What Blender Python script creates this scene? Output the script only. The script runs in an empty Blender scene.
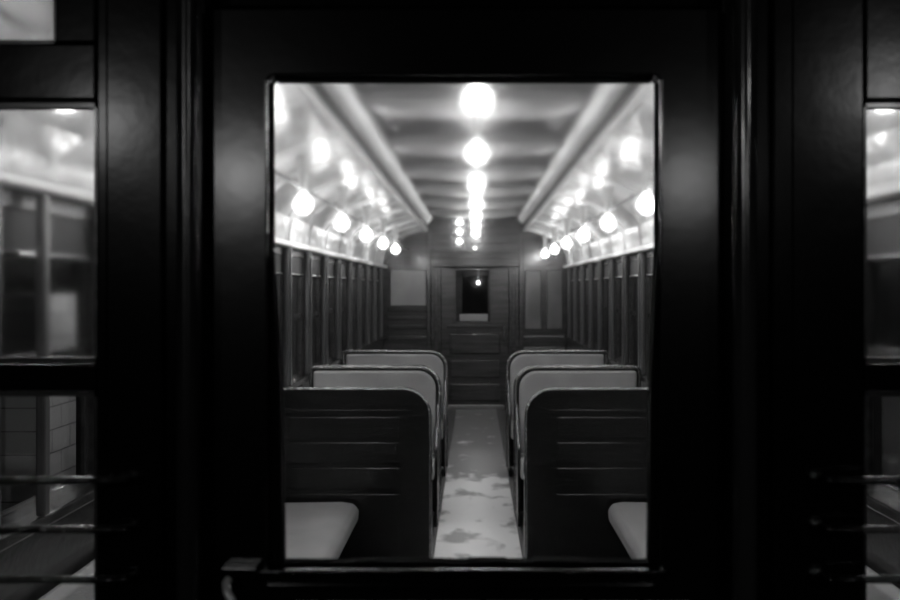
import bpy, bmesh, math, random
from mathutils import Vector
random.seed(7)
S = bpy.context.scene
C = S.collection
PI = math.pi

# ------------------------------------------------------------------ camera
EYE = 1.66
cd = bpy.data.cameras.new('camera')
cam = bpy.data.objects.new('camera', cd); C.objects.link(cam)
cam.location = (0, 0, EYE); cam.rotation_euler = (PI / 2, 0, 0)
cd.sensor_width = 36; cd.lens = 42.0
cd.shift_x = -25 / 900; cd.shift_y = -12 / 900
cd.clip_start = 0.05; cd.clip_end = 100
cd.dof.use_dof = True; cd.dof.focus_distance = 3.6; cd.dof.aperture_fstop = 4.5
S.camera = cam

# ------------------------------------------------------------------ world
w = bpy.data.worlds.new('world'); S.world = w; w.use_nodes = True
w.node_tree.nodes['Background'].inputs[0].default_value = (1, 1, 1, 1)
w.node_tree.nodes['Background'].inputs[1].default_value = 0.0025

# ------------------------------------------------------------------ lamps on the near side of the car end
BULB = 58.0
def point(name, loc, e, r=0.05):
    l = bpy.data.lights.new(name, 'POINT'); l.energy = e; l.shadow_soft_size = r
    o = bpy.data.objects.new(name, l); o.location = loc; C.objects.link(o)
    return o
point('platform_light', (-1.0, -1.5, 2.14), 7.0, 0.07)
point('platform_light', (0.9, -1.5, 2.12), 4.5, 0.07)
point('platform_light', (-1.56, -1.5, 2.36), 12, 0.04)
point('platform_light', (1.76, -1.5, 2.5), 12, 0.04)
point('station_light', (-1.95, 6.4, 2.1), 34, 0.1)

# ------------------------------------------------------------------ exposure
S.view_settings.view_transform = 'Standard'; S.view_settings.look = 'None'
S.view_settings.gamma = 1.0; S.view_settings.use_curve_mapping = False
S.view_settings.exposure = 0.0

# ------------------------------------------------------------------ materials
def nt(name):
    m = bpy.data.materials.new(name); m.use_nodes = True
    t = m.node_tree
    return m, t, t.nodes['Principled BSDF']
def mat(name, v, rough=0.4, metal=0.0, coat=0.0, vary=0.0, scale=(6, 6, 6), bump=0.0, bscale=None, v2=None, spec=0.5, detail=4, rvary=0.0):
    m, t, p = nt(name)
    p.inputs['Roughness'].default_value = rough
    p.inputs['Metallic'].default_value = metal
    p.inputs['Coat Weight'].default_value = coat
    p.inputs['Coat Roughness'].default_value = 0.12
    p.inputs['Specular IOR Level'].default_value = spec
    p.inputs['Base Color'].default_value = (v, v, v, 1)
    tc = t.nodes.new('ShaderNodeTexCoord')
    def noise(sc):
        mp = t.nodes.new('ShaderNodeMapping'); mp.inputs['Scale'].default_value = sc
        t.links.new(tc.outputs['Object'], mp.inputs[0])
        n = t.nodes.new('ShaderNodeTexNoise'); n.inputs['Scale'].default_value = 1.0
        n.inputs['Detail'].default_value = detail
        t.links.new(mp.outputs[0], n.inputs['Vector'])
        return n
    if vary or v2 is not None:
        n = noise(scale)
        r = t.nodes.new('ShaderNodeValToRGB')
        lo = v * (1 - vary) if v2 is None else v
        hi = v * (1 + vary) if v2 is None else v2
        r.color_ramp.elements[0].position = 0.35; r.color_ramp.elements[1].position = 0.65
        r.color_ramp.elements[0].color = (lo, lo, lo, 1); r.color_ramp.elements[1].color = (hi, hi, hi, 1)
        t.links.new(n.outputs['Fac'], r.inputs[0]); t.links.new(r.outputs[0], p.inputs['Base Color'])
    if rvary:
        n = noise((3, 3, 3)); mr = t.nodes.new('ShaderNodeMapRange')
        mr.inputs['From Min'].default_value = 0.3; mr.inputs['From Max'].default_value = 0.7
        mr.inputs['To Min'].default_value = max(0.02, rough - rvary); mr.inputs['To Max'].default_value = rough + rvary
        t.links.new(n.outputs['Fac'], mr.inputs[0]); t.links.new(mr.outputs[0], p.inputs['Roughness'])
    if bump:
        n = noise(bscale or scale)
        b = t.nodes.new('ShaderNodeBump'); b.inputs['Strength'].default_value = bump; b.inputs['Distance'].default_value = 0.02
        t.links.new(n.outputs['Fac'], b.inputs['Height']); t.links.new(b.outputs[0], p.inputs['Normal'])
    return m
M = {}
M['black_paint'] = mat('black_enamel_paint', 0.002, 0.17, coat=0.0, bump=0.03, bscale=(9, 9, 9), spec=0.2)
M['door_paint'] = mat('door_enamel_paint', 0.002, 0.17, bump=0.03, bscale=(7, 7, 7), spec=0.5)
M['black_iron'] = mat('black_iron', 0.05, 0.12, metal=1.0, bump=0.12, bscale=(60, 200, 200))
M['wood'] = mat('dark_varnished_wood', 0.035, 0.26, coat=0.25, vary=0.35, scale=(2, 25, 25), bump=0.06, bscale=(3, 40, 40))
M['seat_wood'] = mat('seat_back_wood', 0.009, 0.26, coat=0.15, vary=0.3, scale=(2, 25, 25), bump=0.1, bscale=(4, 40, 40))
M['post_wood'] = mat('window_post_wood', 0.07, 0.3, coat=0.3, vary=0.3, scale=(25, 25, 2), bump=0.05, bscale=(40, 40, 3))
M['rattan'] = mat('woven_rattan', 0.36, 0.5, vary=0.08, scale=(4, 4, 4), bump=0.25, bscale=(160, 160, 160))
M['rim_metal'] = mat('seat_rim_metal', 0.30, 0.2, metal=0.95, bump=0.5, bscale=(45, 45, 45))
M['roof'] = mat('glossy_roof_enamel', 0.82, 0.15, coat=0.0, vary=0.3, scale=(4, 2.5, 6), bump=0.4, bscale=(6, 4, 6), spec=0.8)
M['ceiling'] = mat('satin_ceiling_enamel', 0.12, 0.3, vary=0.05, scale=(1, 1, 1), bump=0.03, bscale=(3, 3, 3))
M['cornice'] = mat('cornice_paint', 0.9, 0.35)
M['groove'] = mat('conduit_and_cornice_groove_shade', 0.012, 0.6)
M['carline'] = mat('carline_paint', 0.42, 0.35)
M['rail_paint'] = mat('picture_rail_paint', 0.6, 0.3)
M['plaster'] = mat('bulkhead_panel', 0.12, 0.25, vary=0.2, scale=(3, 3, 2))
M['pale_panel'] = mat('pale_bulkhead_panel', 0.34, 0.25, vary=0.15, scale=(3, 3, 2))
M['brass'] = mat('dull_brass', 0.22, 0.28, metal=0.9)
M['socket'] = mat('porcelain_socket', 0.5, 0.3)
M['floor'] = mat('dark_floor', 0.06, 0.4, vary=0.3, scale=(4, 2, 4), bump=0.1, bscale=(30, 30, 30))
M['handle'] = mat('pale_worn_handle', 0.55, 0.3, metal=0.3)
M['shade'] = mat('window_shade_cloth', 0.03, 0.6)

def runner_mat():
    m, t, p = nt('rubber_runner_painted_glare')
    tc = t.nodes.new('ShaderNodeTexCoord')
    mp = t.nodes.new('ShaderNodeMapping'); mp.inputs['Scale'].default_value = (3.6, 2.0, 1)
    n = t.nodes.new('ShaderNodeTexNoise'); n.inputs['Scale'].default_value = 1.4; n.inputs['Detail'].default_value = 3
    t.links.new(tc.outputs['Object'], mp.inputs[0]); t.links.new(mp.outputs[0], n.inputs['Vector'])
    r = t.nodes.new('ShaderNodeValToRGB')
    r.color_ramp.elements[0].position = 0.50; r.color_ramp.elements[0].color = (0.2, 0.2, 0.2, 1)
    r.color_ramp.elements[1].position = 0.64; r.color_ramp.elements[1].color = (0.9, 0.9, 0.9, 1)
    # reflected light is painted as pale blotches on the nearer stretch
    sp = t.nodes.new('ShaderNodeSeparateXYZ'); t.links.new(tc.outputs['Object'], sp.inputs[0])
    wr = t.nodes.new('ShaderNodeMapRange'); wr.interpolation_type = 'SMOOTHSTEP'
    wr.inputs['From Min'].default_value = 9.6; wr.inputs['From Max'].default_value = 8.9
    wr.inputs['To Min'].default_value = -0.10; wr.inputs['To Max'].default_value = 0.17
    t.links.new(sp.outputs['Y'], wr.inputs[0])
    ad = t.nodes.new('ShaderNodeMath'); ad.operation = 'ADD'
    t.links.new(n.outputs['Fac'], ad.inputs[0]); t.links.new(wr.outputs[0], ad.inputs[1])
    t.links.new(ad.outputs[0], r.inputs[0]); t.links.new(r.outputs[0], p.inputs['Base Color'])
    p.inputs['Roughness'].default_value = 0.33; p.inputs['Specular IOR Level'].default_value = 0.7
    b = t.nodes.new('ShaderNodeBump'); b.inputs['Strength'].default_value = 0.35; b.inputs['Distance'].default_value = 0.02
    t.links.new(n.outputs['Fac'], b.inputs['Height']); t.links.new(b.outputs[0], p.inputs['Normal'])
    return m
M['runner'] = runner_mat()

def glass_thin(name, tint=0.85, rough=0.03):
    m, t, p = nt(name); t.nodes.remove(p)
    out = t.nodes['Material Output']
    tr = t.nodes.new('ShaderNodeBsdfTransparent'); tr.inputs[0].default_value = (tint, tint, tint, 1)
    gl = t.nodes.new('ShaderNodeBsdfGlossy'); gl.inputs['Roughness'].default_value = rough
    lw = t.nodes.new('ShaderNodeLayerWeight')
    pw = t.nodes.new('ShaderNodeMath'); pw.operation = 'POWER'; pw.inputs[1].default_value = 5
    t.links.new(lw.outputs['Facing'], pw.inputs[0]); lw.inputs['Blend'].default_value = 0.5
    fr = t.nodes.new('ShaderNodeMath'); fr.operation = 'MULTIPLY_ADD'; fr.inputs[1].default_value = 0.93; fr.inputs[2].default_value = 0.04
    t.links.new(pw.outputs[0], fr.inputs[0])
    mx = t.nodes.new('ShaderNodeMixShader')
    t.links.new(fr.outputs[0], mx.inputs[0]); t.links.new(tr.outputs[0], mx.inputs[1]); t.links.new(gl.outputs[0], mx.inputs[2])
    t.links.new(mx.outputs[0], out.inputs[0])
    return m
M['glass'] = glass_thin('window_glass')
M['end_glass'] = glass_thin('end_window_glass', 0.93, 0.05)

def door_glass():
    # old pane with a film of grime that thickens towards its top edge
    m, t, p = nt('grimy_door_glass'); t.nodes.remove(p)
    out = t.nodes['Material Output']
    tc = t.nodes.new('ShaderNodeTexCoord'); sp = t.nodes.new('ShaderNodeSeparateXYZ')
    t.links.new(tc.outputs['Object'], sp.inputs[0])
    mr = t.nodes.new('ShaderNodeMapRange'); mr.interpolation_type = 'SMOOTHSTEP'
    mr.inputs['From Min'].default_value = 1.60; mr.inputs['From Max'].default_value = 1.95
    mr.inputs['To Min'].default_value = 0.02; mr.inputs['To Max'].default_value = 0.11
    t.links.new(sp.outputs['Z'], mr.inputs[0])
    g = t.nodes.new('ShaderNodeBsdfGlass'); g.inputs['IOR'].default_value = 1.25
    t.links.new(mr.outputs[0], g.inputs['Roughness'])
    t.links.new(g.outputs[0], out.inputs[0])
    return m
M['door_glass'] = door_glass()

def hazy(name, rough, tint):
    m, t, p = nt(name); t.nodes.remove(p)
    g = t.nodes.new('ShaderNodeBsdfGlass'); g.inputs['IOR'].default_value = 1.25; g.inputs['Roughness'].default_value = rough
    g.inputs['Color'].default_value = (tint, tint, tint, 1)
    t.links.new(g.outputs[0], t.nodes['Material Output'].inputs[0])
    return m
M['hazy_glass'] = hazy('hazy_window_glass', 0.10, 0.9)
M['smoky_glass'] = hazy('smoky_window_glass', 0.2, 0.55)
def emit(name, s):
    m, t, p = nt(name); t.nodes.remove(p)
    e = t.nodes.new('ShaderNodeEmission'); e.inputs[0].default_value = (1, 1, 1, 1); e.inputs[1].default_value = s
    t.links.new(e.outputs[0], t.nodes['Material Output'].inputs[0])
    return m
M['bulb'] = emit('lit_bulb_glass', BULB)
M['dim_bulb'] = emit('dim_bulb_glass', 4)
M['vest_bulb'] = emit('vestibule_bulb_glass', 300)

def card_mat(k):
    m, t, p = nt('advertising_card_print')
    tc = t.nodes.new('ShaderNodeTexCoord')
    mp = t.nodes.new('ShaderNodeMapping'); mp.inputs['Location'].default_value = (k * 3.1, k * 1.7, 0)
    mp.inputs['Scale'].default_value = (6, 6, 6)
    v = t.nodes.new('ShaderNodeTexVoronoi'); v.inputs['Scale'].default_value = 1.2
    t.links.new(tc.outputs['Object'], mp.inputs[0]); t.links.new(mp.outputs[0], v.inputs['Vector'])
    r = t.nodes.new('ShaderNodeValToRGB')
    r.color_ramp.elements[0].color = (1, 1, 1, 1); r.color_ramp.elements[1].color = (0.68, 0.68, 0.68, 1)
    r.color_ramp.elements[1].position = 0.8
    t.links.new(v.outputs['Distance'], r.inputs[0]); t.links.new(r.outputs[0], p.inputs['Base Color'])
    p.inputs['Roughness'].default_value = 0.12; p.inputs['Specular IOR Level'].default_value = 0.9
    n = t.nodes.new('ShaderNodeTexNoise'); n.inputs['Scale'].default_value = 7
    t.links.new(tc.outputs['Object'], n.inputs['Vector'])
    b = t.nodes.new('ShaderNodeBump'); b.inputs['Strength'].default_value = 0.25; b.inputs['Distance'].default_value = 0.02
    t.links.new(n.outputs['Fac'], b.inputs['Height']); t.links.new(b.outputs[0], p.inputs['Normal'])
    return m
CARDS = [card_mat(k) for k in range(4)]

def tile_mat():
    m, t, p = nt('glazed_station_tile')
    tc = t.nodes.new('ShaderNodeTexCoord')
    sp = t.nodes.new('ShaderNodeSeparateXYZ'); cb = t.nodes.new('ShaderNodeCombineXYZ')
    t.links.new(tc.outputs['Object'], sp.inputs[0])
    t.links.new(sp.outputs['Y'], cb.inputs['X']); t.links.new(sp.outputs['Z'], cb.inputs['Y'])
    br = t.nodes.new('ShaderNodeTexBrick'); br.offset = 0.5
    br.inputs['Scale'].default_value = 1.0
    br.inputs['Brick Width'].default_value = 0.27; br.inputs['Row Height'].default_value = 0.137
    br.inputs['Mortar Size'].default_value = 0.004
    br.inputs['Color1'].default_value = (0.42, 0.42, 0.42, 1); br.inputs['Color2'].default_value = (0.6, 0.6, 0.6, 1)
    br.inputs['Mortar'].default_value = (0.08, 0.08, 0.08, 1)
    t.links.new(cb.outputs[0], br.inputs['Vector']); t.links.new(br.outputs['Color'], p.inputs['Base Color'])
    p.inputs['Roughness'].default_value = 0.3
    return m
M['tile'] = tile_mat()

# ------------------------------------------------------------------ mesh helpers
def box(bm, x0, x1, y0, y1, z0, z1, bev=0.0):
    vs = [bm.verts.new((x, y, z)) for x in (x0, x1) for y in (y0, y1) for z in (z0, z1)]
    a = vs
    F = [(0, 1, 3, 2), (4, 6, 7, 5), (0, 4, 5, 1), (2, 3, 7, 6), (0, 2, 6, 4), (1, 5, 7, 3)]
    fs = [bm.faces.new([a[i] for i in f]) for f in F]
    if bev:
        es = list({e for f in fs for e in f.edges})
        bmesh.ops.bevel(bm, geom=es, offset=bev, segments=2, affect='EDGES', profile=0.6)
def tube(bm, pts, r, n=12, cap=True):
    pts = [Vector(p) for p in pts]; rings = []
    prev = None
    for i, p in enumerate(pts):
        d = (pts[min(i + 1, len(pts) - 1)] - pts[max(i - 1, 0)]).normalized()
        if prev is None:
            a = Vector((0, 0, 1)) if abs(d.z) < 0.9 else Vector((1, 0, 0))
            u = d.cross(a).normalized()
        else:
            u = (prev - d * prev.dot(d)).normalized()
        prev = u; v = d.cross(u)
        rr = r[i] if isinstance(r, (list, tuple)) else r
        rings.append([bm.verts.new(p + (u * math.cos(2 * PI * k / n) + v * math.sin(2 * PI * k / n)) * rr) for k in range(n)])
    for a, b in zip(rings, rings[1:]):
        for k in range(n):
            bm.faces.new((a[k], a[(k + 1) % n], b[(k + 1) % n], b[k]))
    if cap:
        bm.faces.new(rings[0][::-1]); bm.faces.new(rings[-1])
def lathe(bm, prof, c=(0, 0, 0), n=20):
    rings = []
    for r, z in prof:
        if r < 1e-5: rings.append([bm.verts.new((c[0], c[1], c[2] + z))])
        else: rings.append([bm.verts.new((c[0] + r * math.cos(2 * PI * k / n), c[1] + r * math.sin(2 * PI * k / n), c[2] + z)) for k in range(n)])
    for a, b in zip(rings, rings[1:]):
        for k in range(n):
            k2 = (k + 1) % n
            if len(a) == 1 and len(b) == 1: continue
            if len(a) == 1: bm.faces.new((a[0], b[k], b[k2]))
            elif len(b) == 1: bm.faces.new((a[k], b[0], a[k2]))
            else: bm.faces.new((a[k], b[k], b[k2], a[k2]))
def prism_y(bm, poly, y0, y1):
    """closed polygon of (x, z) extruded along Y"""
    a = [bm.verts.new((x, y0, z)) for x, z in poly]; b = [bm.verts.new((x, y1, z)) for x, z in poly]
    n = len(poly)
    for i in range(n):
        bm.faces.new((a[i], a[(i + 1) % n], b[(i + 1) % n], b[i]))
    bm.faces.new(a[::-1]); bm.faces.new(b)
def prism_x(bm, poly, x0, x1):
    a = [bm.verts.new((x0, y, z)) for y, z in poly]; b = [bm.verts.new((x1, y, z)) for y, z in poly]
    n = len(poly)
    for i in range(n):
        bm.faces.new((a[i], a[(i + 1) % n], b[(i + 1) % n], b[i]))
    bm.faces.new(a[::-1]); bm.faces.new(b)
def obj(name, bm, m, parent=None, smooth=None, bevel=0.0):
    bmesh.ops.recalc_face_normals(bm, faces=bm.faces[:])
    me = bpy.data.meshes.new(name); bm.to_mesh(me); bm.free()
    me.materials.append(m if not isinstance(m, str) else M[m])
    o = bpy.data.objects.new(name, me); C.objects.link(o)
    if parent is not None: o.parent = parent
    if smooth is not None:
        for p in me.polygons: p.use_smooth = True
        me.set_sharp_from_angle(angle=math.radians(smooth))
    if bevel:
        b = o.modifiers.new('bevel', 'BEVEL'); b.width = bevel; b.segments = 2; b.limit_method = 'ANGLE'
    return o
def tag(o, label, cat, group=None):
    o['label'] = label; o['category'] = cat
    if group: o['group'] = group
    return o
def thing(name, loc, label, cat, group=None, rz=0):
    o = bpy.data.objects.new(name, None); C.objects.link(o); o.empty_display_size = 0.1
    o.location = loc; o.rotation_euler = (0, 0, rz)
    return tag(o, label, cat, group)
def struct(name, bm, m, smooth=None, bevel=0.0, parent=None):
    o = obj(name, bm, m, parent, smooth, bevel)
    if parent is None: o['kind'] = 'structure'
    return o
def dup(root, loc, label, rz=None):
    r = root.copy(); C.objects.link(r); r.location = loc; r['label'] = label
    if rz is not None: r.rotation_euler = (0, 0, rz)
    for ch in list(root.children):
        c = ch.copy(); C.objects.link(c); c.parent = r
        for g in list(ch.children):
            d = g.copy(); C.objects.link(d); d.parent = c
    return r
def B(): return bmesh.new()

# ------------------------------------------------------------------ car shell
Y0, Y1 = 1.5, 14.3            # end walls of the saloon
WX = 1.25                     # inner face of the side walls
bm = B(); box(bm, -1.4, 1.4, Y0, 16.6, -0.08, 0.0); struct('floor', bm, 'floor')
PITCH = 0.85
posts = [1.80 + PITCH * k for k in range(16) if 1.80 + PITCH * k < Y1 + 0.2]
for s, nm in ((-1, 'left'), (1, 'right')):
    bm = B()
    def sb(a, b, y0, y1, z0, z1, bev=0): box(bm, min(s * a, s * b), max(s * a, s * b), y0, y1, z0, z1, bev)
    sb(WX, 1.38, Y0 + 0.05, 16.6, 0, 1.0)
    sb(WX, 1.38, Y0 + 0.05, 16.6, 1.88, 2.2)
    for y in posts: sb(WX, 1.30, y - 0.055, y + 0.055, 1.0, 1.88)
    if True: sb(WX, 1.38, Y1 + 0.05, 16.6, 1.0, 1.88)
    struct('wall_' + nm, bm, 'wood')
    bm = B(); sb(1.207, WX + 0.06, Y0 + 0.06, Y1 - 0.01, 0.985, 1.02, 0.006); struct('trim_sill_' + nm, bm, 'wood')
    # fluted posts between the windows, one strip of trim each
    for i, y in enumerate(posts):
        if y < Y0 + 0.1 or y > Y1 - 0.06: continue
        bm = B(); sb(1.215, WX, y - 0.05, y + 0.05, 1.02, 1.924, 0.012); sb(1.205, 1.215, y - 0.022, y + 0.022, 1.02, 1.924, 0.005)
        struct('trim_post_%s' % nm, bm, 'post_wood')
    if s < 0:
        bm = B(); sb(1.20, 1.228, 2.93, 2.97, 1.021, 1.924, 0.008); struct('trim_post_left', bm, 'post_wood')
    # ribs of the cove and the lamp conduit
    for y in posts:
        if y > Y1 - 0.06: continue
        rp = [(1.238, 1.966), (1.234, 2.05), (1.214, 2.13), (1.165, 2.20), (1.07, 2.28), (0.935, 2.348), (0.79, 2.397), (0.665, 2.436)]
        bm = B(); prism_y(bm, [(s * x, z) for x, z in rp] + [(s * (x + 0.02), z + 0.03) for x, z in rp[::-1]], y - 0.03, y + 0.03); struct('trim_rib_' + nm, bm, 'roof', smooth=40)
    bm = B(); tube(bm, [(s * 0.905, Y0 + 0.07, 2.185), (s * 0.905, Y1, 2.185)], 0.008, 8); struct('trim_conduit_' + nm, bm, 'groove', smooth=40)
    # bright rail under the advertising rack
    bm = B(); sb(1.19, WX, Y0 + 0.06, Y1 - 0.01, 1.925, 1.965, 0.010); struct('trim_rail_' + nm, bm, 'rail_paint')
    # coved lower roof
    prof = [(1.25, 1.966), (1.245, 2.05), (1.225, 2.13), (1.175, 2.205), (1.08, 2.285), (0.94, 2.355), (0.79, 2.405), (0.67, 2.44), (0.655, 2.47)]
    P = []
    for i in range(len(prof) - 1):
        for k in range(4):
            t = k / 4; p0 = prof[max(i - 1, 0)]; p1 = prof[i]; p2 = prof[i + 1]; p3 = prof[min(i + 2, len(prof) - 1)]
            P.append(tuple(0.5 * (2 * p1[j] + (p2[j] - p0[j]) * t + (2 * p0[j] - 5 * p1[j] + 4 * p2[j] - p3[j]) * t * t + (3 * p1[j] - p0[j] - 3 * p2[j] + p3[j]) * t ** 3) for j in (0, 1)))
    P.append(prof[-1])
    poly = [(s * x, z) for x, z in P] + [(s * (x + 0.06), z + 0.07) for x, z in P[::-1]]
    bm = B(); prism_y(bm, poly, Y0 + 0.05, 16.6); struct('ceiling_cove_' + nm, bm, 'roof', smooth=40)
    # clerestory mouldings
    bm = B(); prism_y(bm, [(s * 0.685, 2.435), (s * 0.66, 2.425), (s * 0.65, 2.44), (s * 0.655, 2.465), (s * 0.67, 2.475), (s * 0.689, 2.475), (s * 0.689, 2.45)], Y0 + 0.06, Y1)
    struct('trim_moulding_' + nm, bm, 'carline', smooth=30)
    bm = B(); sb(0.648, 0.70, Y0 + 0.06, Y1, 2.488, 2.529); struct('trim_groove_shade_' + nm, bm, 'groove')  # solid strip, the groove's shade put into its near-black colour
    bm = B(); prism_y(bm, [(s * 0.70, 2.54), (s * 0.665, 2.53), (s * 0.65, 2.533), (s * 0.60, 2.585), (s * 0.59, 2.60), (s * 0.59, 2.68), (s * 0.70, 2.68)], Y0 + 0.06, Y1)
    struct('trim_cornice_' + nm, bm, 'cornice', smooth=50)
# arched ceiling
def arch(x): return 2.66 - 0.03 * (x / 0.6) ** 2
xs = [-0.64 + 1.28 * k / 24 for k in range(25)]
bm = B(); prism_y(bm, [(x, arch(x)) for x in xs] + [(x, arch(x) + 0.05) for x in xs[::-1]], Y0 + 0.05, 16.6)
struct('ceiling', bm, 'ceiling', smooth=40)
LY = [2.3 + 1.6 * k for k in range(8)]                       # rows of lamps, three abreast
for y in LY:
    bm = B()
    xs2 = [-0.595 + 1.19 * k / 24 for k in range(25)]
    def pr(x): return arch(x) - 0.085 - 0.0 * x
    # rounded carline, cross-section swept across the arch
    secs = [(-0.26, 0.0), (-0.23, -0.06), (-0.14, -0.10), (0.14, -0.10), (0.23, -0.06), (0.26, 0.0)]
    rows = [[bm.verts.new((x, y + dy, arch(x) + 0.01 + dz * (1 - 0.75 * (abs(x) / 0.595) ** 3))) for dy, dz in secs] for x in xs2]
    for a, b in zip(rows, rows[1:]):
        for k in range(len(secs) - 1): bm.faces.new((a[k], a[k + 1], b[k + 1], b[k]))
        bm.faces.new((a[-1], a[0], b[0], b[-1]))
    bm.faces.new(rows[0]); bm.faces.new(rows[-1][::-1])
    struct('trim_carline', bm, 'carline', smooth=35)

# side windows
n = 1
for s in (-1, 1):
    for i in range(len(posts) - 1):
        ya, yb = posts[i] + 0.055, posts[i + 1] - 0.055
        if ya > Y1 - 0.3: continue
        yb = min(yb, Y1)
        bm = B()
        def sb(a, b, y0, y1, z0, z1, bev=0): box(bm, min(s * a, s * b), max(s * a, s * b), y0, y1, z0, z1, bev)
        for z0, z1 in ((1.0, 1.05), (1.44, 1.475), (1.84, 1.88)): sb(1.265, 1.295, ya, yb, z0, z1, 0.003)
        sb(1.265, 1.295, ya, ya + 0.04, 1.05, 1.84, 0.003); sb(1.265, 1.295, yb - 0.04, yb, 1.05, 1.84, 0.003)
        wf = struct('window_%d' % n, bm, 'wood')
        bm = B(); sb(1.277, 1.281, ya + 0.03, yb - 0.03, 1.04, 1.85); obj('pane', bm, 'glass', wf)
        bm = B(); sb(1.262, 1.266, ya + 0.005, yb - 0.005, 1.76, 1.88); obj('window_shade', bm, 'shade', wf)
        bm = B(); tube(bm, [(s * 1.258, ya + 0.01, 1.755), (s * 1.258, yb - 0.01, 1.755)], 0.007, 8); obj('shade_rod', bm, 'brass', wf, 40)
        n += 1

# ------------------------------------------------------------------ far bulkhead
F = Y1
bm = B()
box(bm, -1.25, -0.60, F, F + 0.06, 0, 1.93); box(bm, 0.60, 1.25, F, F + 0.06, 0, 1.93)
struct('wall_back', bm, 'wood')
bm = B()
box(bm, -1.3, 1.3, F, F + 0.06, 1.93, 2.75)
struct('wall_back_upper', bm, 'wood')
# transom mouldings and doorway casing
bm = B()
for z0, z1, d in ((1.955, 2.00, 0.06), (2.06, 2.085, 0.04), (2.14, 2.18, 0.07), (2.26, 2.28, 0.03), (2.38, 2.40, 0.03), (2.50, 2.56, 0.05)):
    box(bm, -0.60, 0.60, F - d, F - 0.0005, z0, z1, 0.006)
struct('trim_transom', bm, 'wood')
for s, nm in ((-1, 'left'), (1, 'right')):
    bm = B(); box(bm, min(s * 0.60, s * 0.46), max(s * 0.60, s * 0.46), F - 0.05, F + 0.06, 0, 1.95, 0.012)
    box(bm, min(s * 0.555, s * 0.50), max(s * 0.555, s * 0.50), F - 0.075, F - 0.05, 0.02, 1.93, 0.01)
    box(bm, min(s * 0.66, s * 0.60), max(s * 0.66, s * 0.60), F - 0.06, F, 0.02, 2.50, 0.01)
    struct('trim_doorway_' + nm, bm, 'wood')
# left: pale upper panel over dark boarding; right: two tall panels over a rail
bm = B(); box(bm, -1.15, -0.66, F - 0.02, F, 1.42, 1.90, 0.008); struct('trim_panel_left', bm, 'pale_panel')
bm = B()
for z in (0.55, 0.75, 0.95, 1.10, 1.22, 1.34): box(bm, -1.19, -0.62, F - 0.028, F, z, z + 0.06, 0.012)
struct('trim_boarding_left', bm, 'wood')
bm = B()
for x0, x1 in ((0.68, 0.90), (0.98, 1.19)):
    box(bm, x0, x1, F - 0.022, F, 1.10, 1.90, 0.012)
for z in (0.62, 0.82, 0.98): box(bm, 0.62, 1.22, F - 0.03, F, z, z + 0.035, 0.01)
struct('trim_panel_right', bm, 'plaster')
# far door
bm = B()
box(bm, -0.46, -0.26, F, F + 0.045, 0, 1.95); box(bm, 0.20, 0.46, F, F + 0.045, 0, 1.95)
box(bm, -0.26, 0.20, F, F + 0.045, 1.90, 1.95); box(bm, -0.26, 0.20, F, F + 0.045, 0, 1.20)
d = struct('door_2', bm, 'wood', bevel=0.004)
bm = B()
for a in ((-0.29, -0.26, 1.17, 1.93), (0.20, 0.23, 1.17, 1.93), (-0.29, 0.23, 1.90, 1.93)): box(bm, a[0], a[1], F - 0.015, F + 0.01, a[2], a[3], 0.004)
obj('window_frame', bm, 'wood', d)
bm = B(); box(bm, -0.38, 0.38, F - 0.03, F, 1.12, 1.17, 0.010); obj('rail', bm, 'wood', d)
for z0, z1 in ((0.12, 0.36), (0.44, 0.68), (0.76, 1.04)):
    bm = B(); box(bm, -0.34, 0.34, F - 0.018, F, z0, z1, 0.016); obj('panel', bm, 'wood', d)
bm = B(); box(bm, -0.40, 0.40, F - 0.03, F, 0.0, 0.07, 0.01); obj('kick_plate', bm, 'brass', d)
bm = B(); box(bm, -0.26, 0.20, F + 0.02, F + 0.025, 1.20, 1.90); obj('pane', bm, 'end_glass', d)
bm = B(); tube(bm, [(0.40, F - 0.01, 1.12), (0.40, F - 0.055, 1.12), (0.40, F - 0.06, 1.0), (0.40, F - 0.055, 0.94), (0.40, F - 0.01, 0.94)], 0.012, 10); obj('handle', bm, 'brass', d, 40)
# what shows through the far door's window: the vestibule and its end door
bm = B(); box(bm, -1.3, -0.35, 16.5, 16.6, 0, 2.7); box(bm, 0.35, 1.3, 16.5, 16.6, 0, 2.7); box(bm, -0.35, 0.35, 16.5, 16.6, 1.95, 2.7)
struct('wall_vestibule', bm, 'pale_panel')
bm = B(); box(bm, -0.35, -0.2, 16.52, 16.57, 0, 1.95); box(bm, 0.2, 0.35, 16.52, 16.57, 0, 1.95); box(bm, -0.2, 0.2, 16.52, 16.57, 0, 1.2); box(bm, -0.2, 0.2, 16.52, 16.57, 1.85, 1.95)
d3 = struct('door_3', bm, 'wood', bevel=0.01)
bm = B(); box(bm, -0.2, 0.2, 16.54, 16.545, 1.2, 1.85); obj('pane', bm, 'end_glass', d3)
bm = B(); box(bm, -0.24, 0.2, 16.48, 16.515, 1.14, 1.25, 0.01); obj('rail', bm, 'rail_paint', d3)

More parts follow.
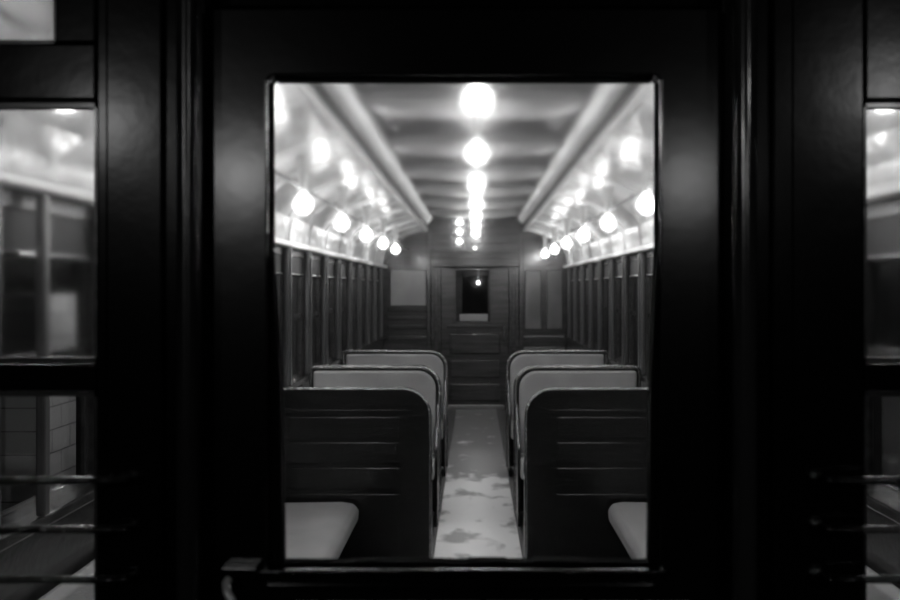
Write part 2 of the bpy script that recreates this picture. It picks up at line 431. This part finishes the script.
# ------------------------------------------------------------------ near end wall of the car (outside, facing us)
def fx(px, y=Y0): return (px - 475) / 1050 * y
def fz(py, y=Y0): return EYE - (py - 288) / 1050 * y
LX, RX = fx(96), fx(865)
DL, DR = fx(205), fx(722)
T = 0.05
zt, zm1, zm0 = fz(100), fz(364), fz(392)
bm = B()
box(bm, LX, DL, Y0, Y0 + T, 0, 2.8); box(bm, DR, RX, Y0, Y0 + T, 0, 2.8)
box(bm, DL, DR, Y0, Y0 + T, 2.06, 2.8)
for a, b, left in ((-1.16, LX, True), (RX, 1.16, False)):
    box(bm, a, b, Y0, Y0 + T, 0, 0.95); box(bm, a, b, Y0, Y0 + T, zm0, zm1)
    if left:
        box(bm, a, b, Y0, Y0 + T, zt, 2.010); box(bm, -0.60, b, Y0, Y0 + T, 2.010, 2.8); box(bm, a, -0.60, Y0, Y0 + T, 2.30, 2.8)
    else:
        box(bm, a, b, Y0, Y0 + T, zt, 2.8)
box(bm, -1.4, -1.16, Y0, Y0 + T, 0, 2.8); box(bm, 1.16, 1.4, Y0, Y0 + T, 0, 2.8)
struct('wall_front', bm, 'black_paint', bevel=0.004)
k = 101
for a, b, z0, z1 in ((-1.16, LX, 0.95, zm0), (-1.16, LX, zm1, zt), (RX, 1.16, 0.95, zm0), (RX, 1.16, zm1, zt), (-1.16, -0.60, 2.010, 2.30)):
    bm = B(); g = 0.008
    box(bm, a, a + g, Y0 + 0.015, Y0 + 0.04, z0, z1); box(bm, b - g, b, Y0 + 0.015, Y0 + 0.04, z0, z1)
    box(bm, a, b, Y0 + 0.015, Y0 + 0.04, z0, z0 + g); box(bm, a, b, Y0 + 0.015, Y0 + 0.04, z1 - g, z1)
    wf = struct('window_%d' % k, bm, 'wood'); k += 1
    bm = B(); box(bm, a + 0.004, b - 0.004, Y0 + 0.026, Y0 + 0.030, z0 + 0.004, z1 - 0.004); obj('pane', bm, 'smoky_glass' if k == 106 else ('hazy_glass' if z0 > 1.5 else 'end_glass'), wf)
# flat cover strips on the end wall
for px0, px1 in ((108, 165), (770, 792)):
    bm = B(); box(bm, fx(px0), fx(px1), Y0 - 0.012, Y0, 0, 2.8, 0.004); struct('trim_cover_strip', bm, 'black_paint')

# end door with its big window
OX0, OX1, OZ0, OZ1 = fx(270), fx(658), fz(565), fz(78)
bm = B()
def door_frame(bm, x0, x1, z0, z1, ix0, ix1, iz0, iz1, y0, y1, r):
    """slab with a round-cornered opening"""
    inner, outer = [], []
    for cx, cz, a0, ox, oz in ((ix1 - r, iz1 - r, 0, x1, z1), (ix0 + r, iz1 - r, 90, x0, z1), (ix0 + r * .3, iz0 + r * .3, 180, x0, z0), (ix1 - r * .3, iz0 + r * .3, 270, x1, z0)):
        rr = r if cz > iz0 + r * 2 else r * .3
        for q in range(7):
            t = math.radians(a0 + 15 * q)
            inner.append((cx + rr * math.cos(t), cz + rr * math.sin(t)))
            e = q / 6
            # outer points hug the corner
            ax = [(ox, cz), (cx, oz), (ox, cz), (cx, oz)][a0 // 90]; bx = [(cx, oz), (ox, cz), (cx, oz), (ox, cz)][a0 // 90]
            if e < 0.5: f = e * 2; outer.append((ax[0] + (ox - ax[0]) * f, ax[1] + (oz - ax[1]) * f))
            else: f = e * 2 - 1; outer.append((ox + (bx[0] - ox) * f, oz + (bx[1] - oz) * f))
    n = len(inner)
    V = [[bm.verts.new((p[0], y, p[1])) for p in L] for L in (inner, outer) for y in (y0, y1)]
    for i in range(n):
        j = (i + 1) % n
        bm.faces.new((V[0][i], V[0][j], V[2][j], V[2][i])); bm.faces.new((V[1][j], V[1][i], V[3][i], V[3][j]))
        bm.faces.new((V[0][j], V[0][i], V[1][i], V[1][j])); bm.faces.new((V[2][i], V[2][j], V[3][j], V[3][i]))
door_frame(bm, DL + 0.004, DR - 0.004, fz(597), 2.055, OX0, OX1, OZ0, OZ1, Y0 - 0.02, Y0 + 0.025, 0.012)
door = struct('door_1', bm, 'door_paint', bevel=0.003)
bm = B(); box(bm, OX0 - 0.02, OX1 + 0.02, Y0 + 0.005, Y0 + 0.010, OZ0 - 0.0, OZ1 + 0.02); 
EOFX = None
bm.free()
bm = B(); box(bm, OX0 - 0.015, OX1 + 0.015, Y0 + 0.0255, Y0 + 0.0295, OZ0 - 0.015, OZ1 + 0.015); obj('pane', bm, 'door_glass', door)
M['bead'] = mat('matt_black_bead', 0.003, 0.9, spec=0.05)
bm = B(); g = 0.003
for e, w0, w1 in ((OX0, 0.0015, fx(283) - OX0), (OX1, -0.0015, fx(649) - OX1)):
    prism_y(bm, [(e, OZ1 - 0.003), (e + w0, OZ1 - 0.003), (e + w0 * 1.5, fz(250)), (e + w1 * 0.8, fz(385)), (e + w1, OZ0 + 0.003), (e, OZ0 + 0.003)], Y0 - 0.004, Y0 + 0.0254)
box(bm, OX0 + 0.008, OX1 - 0.008, Y0 - 0.004, Y0 + 0.0254, OZ1 - g, OZ1)
obj('glazing_bead', bm, 'bead', door)
# stepped sill mouldings under the window
bm = B(); box(bm, OX0 - 0.012, OX1 + 0.006, Y0 - 0.034, Y0 - 0.020, fz(572), fz(564), 0.003); obj('sill_moulding', bm, 'black_iron', door)
bm = B(); box(bm, OX0 + 0.0, OX1 - 0.01, Y0 - 0.026, Y0 - 0.020, fz(586), fz(579), 0.002); obj('sill_moulding', bm, 'black_paint', door)
bm = B(); y = OX0 + 0.012
x = OX0 + 0.002
while x < OX1 - 0.03:
    L = random.uniform(0.03, 0.09); h = random.uniform(0.001, 0.004)
    box(bm, x, min(x + L, OX1 - 0.004), Y0 - 0.004, Y0 + 0.024, OZ0 - 0.002, OZ0 + h + 0.002); x += L
box(bm, OX0 + 0.002, OX1 - 0.002, Y0 - 0.004, Y0 + 0.024, OZ0 - 0.003, OZ0 + 0.002)
obj('glazing_putty', bm, 'bead', door)
# lower part of the door: slats
bm = B(); box(bm, DL + 0.004, DR - 0.004, Y0 - 0.015, Y0 + 0.025, 0.02, fz(597) - 0.0005); obj('lower_panel', bm, 'door_paint', door)
xs3 = [296, 325, 377, 430, 484, 535, 585, 640, 690]
for a, b in zip(xs3, xs3[1:]):
    bm = B(); box(bm, fx(a) + 0.002, fx(b) - 0.004, Y0 - 0.024, Y0 - 0.015, 0.5, fz(596), 0.002); obj('slat', bm, 'plaster', door)
# latch block and pale curved handle at the lower left
bm = B(); box(bm, fx(228), fx(264), Y0 - 0.045, Y0 - 0.020, fz(572), fz(559), 0.003); obj('latch_block', bm, 'black_paint', door)
bm = B(); hx, hz = fx(238), fz(573)
yy = Y0 - 0.055
tube(bm, [(hx - 0.004, Y0 - 0.03, hz + 0.004), (hx - 0.004, yy, hz), (hx - 0.001, yy - 0.006, hz - 0.010), (hx + 0.006, yy - 0.008, hz - 0.022), (hx + 0.009, yy - 0.008, hz - 0.035), (hx + 0.009, yy - 0.006, hz - 0.06), (hx + 0.004, yy, hz - 0.09)],
     [0.006, 0.006, 0.006, 0.0065, 0.0065, 0.006, 0.005], 12)
h = obj('handle', bm, 'handle', door, 50); h['label'] = 'pale curved handle'

# grab rails flanking the door
def grab(px, r, lab, m):
    x = fx(px, 1.43)
    t = thing('grab_rail', (x, 1.43, 0), lab, 'grab rail')
    bm = B(); tube(bm, [(0, 0, 0.7), (0, 0, 2.62)], r, 20); obj('bar', bm, m, t, 40)
    for z in (0.72, 2.58):
        bm = B(); tube(bm, [(0, 0, z), (0, 0.07, z)], 0.01, 10); obj('bracket', bm, m, t, 40)
M['rail_iron'] = mat('enamelled_rail', 0.012, 0.2, spec=0.6, bump=0.1, bscale=(20, 20, 4))
M['rail_bright'] = mat('worn_rail', 0.03, 0.14, spec=1.0, metal=0.3, bump=0.1, bscale=(20, 20, 4))
grab(187, 0.014, 'black vertical grab rail left of the end door', 'rail_iron')
grab(745, 0.016, 'black vertical grab rail right of the end door, with a bright highlight near its top', 'rail_bright')

# guard bars across the lower end windows
names = ['top', 'middle', 'bottom']
for s, e0, e1, side in ((-1, -60, 122, 'left'), (1, 832, 960, 'right')):
    for i, py in enumerate((481, 530, 580)):
        yb = 1.465
        inner = fx(e1 if s < 0 else e0, yb); outer = fx(e0 if s < 0 else e1, yb)
        z = fz(py, yb)
        t = thing('guard_bar', (inner, yb, z), '%s black guard bar across the lower %s end window' % (names[i], side), 'guard bar', 'guard bars over the end windows')
        bm = B(); L = outer - inner
        # thin bar that cranks back to the wall at its inner end
        tube(bm, [(L, 0, 0.002 * s), (L * .5, 0, 0.001), (0, 0, 0), (-s * 0.004, 0.002, 0), (-s * 0.008, 0.006, 0), (-s * 0.010, 0.013, 0), (-s * 0.010, 0.032, 0)], 0.0058, 12); obj('bar', bm, 'black_iron', t, 50)
        bm = B(); lathe(bm, [(0, -0.004), (0.012, -0.004), (0.012, 0.002), (0.007, 0.006), (0, 0.007)], n=16)
        for v in bm.verts: v.co = (v.co.x - s * 0.010, 0.031 - v.co.z, v.co.y)
        obj('rosette', bm, 'black_iron', t, 40)

# ------------------------------------------------------------------ station wall outside the left windows
bm = B(); box(bm, -2.9, -2.5, 6.12, 6.9, -0.1, 1.62); struct('wall_station', bm, 'tile')
bm = B(); box(bm, -2.9, -2.44, 6.07, 6.95, -1.0, 0.34); struct('baseboard_station', bm, 'floor')

# ------------------------------------------------------------------ aisle runner
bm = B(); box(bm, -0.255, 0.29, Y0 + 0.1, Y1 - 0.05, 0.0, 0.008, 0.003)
tag(obj('aisle_runner', bm, 'runner'), 'runner along the aisle floor between the seats, with pale painted-on reflections', 'floor runner')

# ------------------------------------------------------------------ cross seats
BH, R_ = 1.09, 0.15
def back_outline(w, h, z0, rin, rout, n=8):
    """outline in (x, z): x from 0 at the aisle to w at the wall"""
    pts = [(0, z0)]
    for k in range(n + 1):
        t = PI - PI / 2 * k / n; pts.append((rin + rin * math.cos(t), h - rin + rin * math.sin(t)))
    for k in range(n + 1):
        t = PI / 2 - PI / 2 * k / n; pts.append((w - rout + rout * math.cos(t), h - rout + rout * math.sin(t)))
    pts.append((w, z0))
    return pts
W_ = 0.94
def make_seat(s, loc, rz, label):
    """seat whose back faces -Y and whose cushion lies towards +Y; aisle at local x=0, wall at x = s*W"""
    t = thing('cross_seat', loc, label, 'train seat', 'cross seats either side of the aisle', rz)
    out = back_outline(W_, BH - 0.012, 0.02, R_, 0.03)
    bm = B(); prism_y(bm, [(s * x, z) for x, z in out], 0.004, 0.030); obj('back_panel', bm, 'seat_wood', t, bevel=0.002)
    # recessed boards: raised fillets with lit top edges
    for z in (0.935, 0.79, 0.648, 0.503):
        pass
    for z0, z1 in ((0.80, 0.925), (0.655, 0.78), (0.51, 0.635)):
        bm = B(); box(bm, min(s * 0.17, s * 0.80), max(s * 0.17, s * 0.80), -0.008, 0.004, z0, z1, 0.007); obj('board', bm, 'seat_wood', t)
    bm = B(); box(bm, min(s * 0.12, s * 0.86), max(s * 0.12, s * 0.86), -0.004, 0.004, 0.94, 0.965, 0.003)
    obj('board', bm, 'seat_wood', t)
    bm = B(); box(bm, min(s * 0.17, s * 0.80), max(s * 0.17, s * 0.80), -0.008, 0.004, 0.14, 0.485, 0.007); obj('board', bm, 'seat_wood', t)
    # padded rattan face
    inn = back_outline(W_ - 0.05, BH - 0.035, 0.44, R_ - 0.02, 0.02)
    bm = B(); prism_y(bm, [(s * (x + 0.025), z) for x, z in inn], 0.031, 0.085); obj('back_cushion', bm, 'rattan', t, 40, bevel=0.015)
    # rim following the edge
    bm = B(); tube(bm, [(s * x, 0.022, z) for x, z in back_outline(W_, BH - 0.013, 0.02, R_, 0.03)], 0.0145, 10); obj('rim', bm, 'rim_metal', t, 50)
    bm = B(); prism_x(bm, [(0.09, 0.33), (0.09, 0.44), (0.14, 0.465), (0.44, 0.47), (0.49, 0.455), (0.51, 0.42), (0.50, 0.34)], min(s * 0.02, s * (W_ - 0.02)), max(s * 0.02, s * (W_ - 0.02))); obj('seat_cushion', bm, 'rattan', t, 40, bevel=0.012)
    bm = B(); box(bm, min(s * 0.05, s * (W_ - 0.03)), max(s * 0.05, s * (W_ - 0.03)), 0.03, 0.44, 0.0, 0.328, 0.005); obj('base', bm, 'seat_wood', t)
    # aisle end panel with a scrolled arm
    bm = B(); prism_x(bm, [(0.03, 0.0), (0.03, 0.80), (0.06, 0.80), (0.09, 0.70), (0.14, 0.655), (0.30, 0.64), (0.36, 0.60), (0.38, 0.52), (0.40, 0.30), (0.42, 0.0)], min(0, s * 0.018), max(0, s * 0.018)); obj('end_panel', bm, 'seat_wood', t, 40, bevel=0.003)
    bm = B(); tube(bm, [(s * 0.009, 0.05, 0.81), (s * 0.009, 0.08, 0.72), (s * 0.009, 0.13, 0.665), (s * 0.009, 0.29, 0.65), (s * 0.009, 0.36, 0.61), (s * 0.009, 0.385, 0.53)], 0.013, 10); obj('armrest', bm, 'rim_metal', t, 50)
    return t
X_ = 0.265
for s, nm in ((-1, 'left'), (1, 'right')):
    sx = 0.298 if s > 0 else -0.262
    W_ = 0.905 if s > 0 else 0.94
    a = make_seat(s, (sx, 6.0, 0), 0, 'nearest %s cross seat, its dark boarded wooden back towards the end door' % nm)
    # facing the other way: built mirrored, then turned
    b = make_seat(-s, (sx, 7.72, 0), PI, 'second %s cross seat, pale padded back facing the end door over the dark nearest one' % nm)
    dup(a, (sx, 7.755, 0), '%s cross seat standing back to back behind the second pale one' % nm)
    dup(b, (sx, 9.66, 0), 'farthest pale-backed %s cross seat facing the end door' % nm)
# ------------------------------------------------------------------ long benches along the walls
for s, nm in ((-1, 'left'), (1, 'right')):
    for y0, y1, lab in ((1.62, 5.95, 'long pale-cushioned bench on the %s wall, its end against the nearest dark seat back'),
                        (9.72, 14.2, 'long bench along the %s wall beyond the cross seats, up to the far bulkhead')):
        t = thing('long_bench', (s * 1.25, y0, 0), lab % nm, 'bench')
        L = y1 - y0
        kx = 1.0 if s < 0 or y0 > 5 else 0.84
        def mx(poly): return [(-s * x * kx, z + 0.014) for x, z in poly]
        bm = B(); prism_y(bm, mx([(0.10, 0.34), (0.10, 0.41), (0.16, 0.435), (0.50, 0.44), (0.565, 0.43), (0.595, 0.395), (0.59, 0.33)]), 0, L - 0.02); obj('seat_cushion', bm, 'rattan', t, 50, bevel=0.012)
        bm = B(); prism_y(bm, mx([(0.02, 0.42), (0.02, 0.77), (0.05, 0.79), (0.085, 0.77), (0.13, 0.44)]), 0, L - 0.02); obj('back_cushion', bm, 'rattan', t, 50, bevel=0.008)
        bm = B(); box(bm, min(-s * 0.02, -s * 0.50 * kx), max(-s * 0.02, -s * 0.50 * kx), 0, L, 0.0, 0.343, 0.004); obj('base', bm, 'seat_wood', t)
# ------------------------------------------------------------------ advertising cards in the racks over the windows
for s, nm in ((-1, 'left'), (1, 'right')):
    src = None; k = 0
    for i, y in enumerate(posts[:-1]):
        yc = y + PITCH / 2
        if yc > Y1 - 0.4: continue
        lab = 'glossy advertising card in the %s rack over the side windows' % nm
        bm = B()
        pr_ = [(1.238, 1.967), (1.236, 2.00), (1.23, 2.05), (1.21, 2.12)]
        poly = [(s * (x - 0.004), z) for x, z in pr_] + [(s * x - s * 0.001, z) for x, z in pr_[::-1]]
        prism_y(bm, poly, -0.36, 0.36)
        o = obj('advertising_card', bm, CARDS[(k * 3 + (s > 0)) % 4], smooth=40); o.location = (0, yc, 0)
        tag(o, lab, 'advertising card', 'advertising cards in the %s rack' % nm); k += 1

# ------------------------------------------------------------------ bulbs
ORD = ['nearest', 'second', 'third', 'fourth', 'fifth', 'sixth', 'seventh', 'eighth']
def make_bulb(loc, stem, lab, cat='light bulb', r=0.047, m='bulb', grp='lit globe bulbs'):
    t = thing('globe_bulb', loc, lab, cat, grp)
    prof = [(0, -r)]
    for k in range(1, 9):
        a = -PI / 2 + PI * 0.86 * k / 9; prof.append((r * math.cos(a), r * math.sin(a)))
    prof += [(r * 0.42, r * 1.05), (r * 0.36, r * 1.35)]
    bm = B(); lathe(bm, prof, n=16); obj('glass_globe', bm, m, t, 60)
    z = r * 1.35
    bm = B(); lathe(bm, [(r * 0.36, z - 0.01), (r * 0.45, z), (r * 0.45, z + 0.03), (r * 0.6, z + stem * 0.7), (r * 0.95, z + stem), (0, z + stem)], n=16); obj('socket', bm, 'socket', t, 40)
    return t
rows = [(0.01, 2.36, 0.15, 'centre ceiling'), (-0.90, 2.095, 0.19, 'left side'), (0.90, 2.095, 0.19, 'right side')]
for x, z, stem, nm in rows:
    src = None
    for i, y in enumerate(LY):
        if x < -0.5 and i == 7: continue
        first = 1 if x > -0.5 and x < 0.5 else 2
        side = 'left' if x < 0 else 'right'
        if i >= first: lab = '%s lit globe bulb seen through the door window, in the %s row' % (ORD[i - first], nm)
        elif first == 1: lab = 'lit globe bulb of the centre row just inside the end wall, above the door window'
        elif i == 0: lab = 'lit globe bulb at the top edge of the upper %s end window' % side
        else: lab = 'lit globe bulb of the %s row hidden behind the %s door stile' % (side, side)
        if src is None: src = make_bulb((x, y, z), stem, lab)
        else: dup(src, (x, y, z), lab)
src = None
for z, nm in ((2.55, 'top'), (2.42, 'middle'), (2.29, 'bottom')):
    t = thing('globe_bulb', (-0.21, F - 0.10, z), '%s bulb of three stacked on the far bulkhead above the door' % nm, 'light bulb', 'bulbs over the far door')
    bm = B(); r = 0.034
    prof = [(0, -r)] + [(r * math.cos(-PI / 2 + PI * k / 8), r * math.sin(-PI / 2 + PI * k / 8)) for k in range(1, 8)] + [(0, r)]
    lathe(bm, prof, n=14); obj('glass_globe', bm, 'bulb', t, 60)
    bm = B(); tube(bm, [(0, 0.03, 0), (0, 0.10, 0)], 0.02, 12); obj('socket', bm, 'socket', t, 40)
t = thing('indicator_lamp', (0.0, F - 0.06, 2.20), 'tiny dim lamp on the moulding just over the far door', 'lamp')
bm = B(); r = 0.02
lathe(bm, [(0, -r)] + [(r * math.cos(-PI / 2 + PI * k / 8), r * math.sin(-PI / 2 + PI * k / 8)) for k in range(1, 8)] + [(0, r)], n=12); obj('glass_globe', bm, 'dim_bulb', t, 60)
bm = B(); tube(bm, [(0, 0.01, 0), (0, 0.06, 0)], 0.012, 10); obj('socket', bm, 'socket', t, 40)
t = thing('vestibule_lamp', (0.05, 15.9, 1.74), 'small lit lamp seen through the far door window', 'lamp')
bm = B(); r = 0.022
lathe(bm, [(0, -r)] + [(r * math.cos(-PI / 2 + PI * k / 8), r * math.sin(-PI / 2 + PI * k / 8)) for k in range(1, 8)] + [(0, r)], n=12); obj('glass_globe', bm, 'vest_bulb', t, 60)
bm = B(); tube(bm, [(0, 0, 0.02), (0, 0, 0.93)], 0.008, 8); obj('stem', bm, 'socket', t, 40)
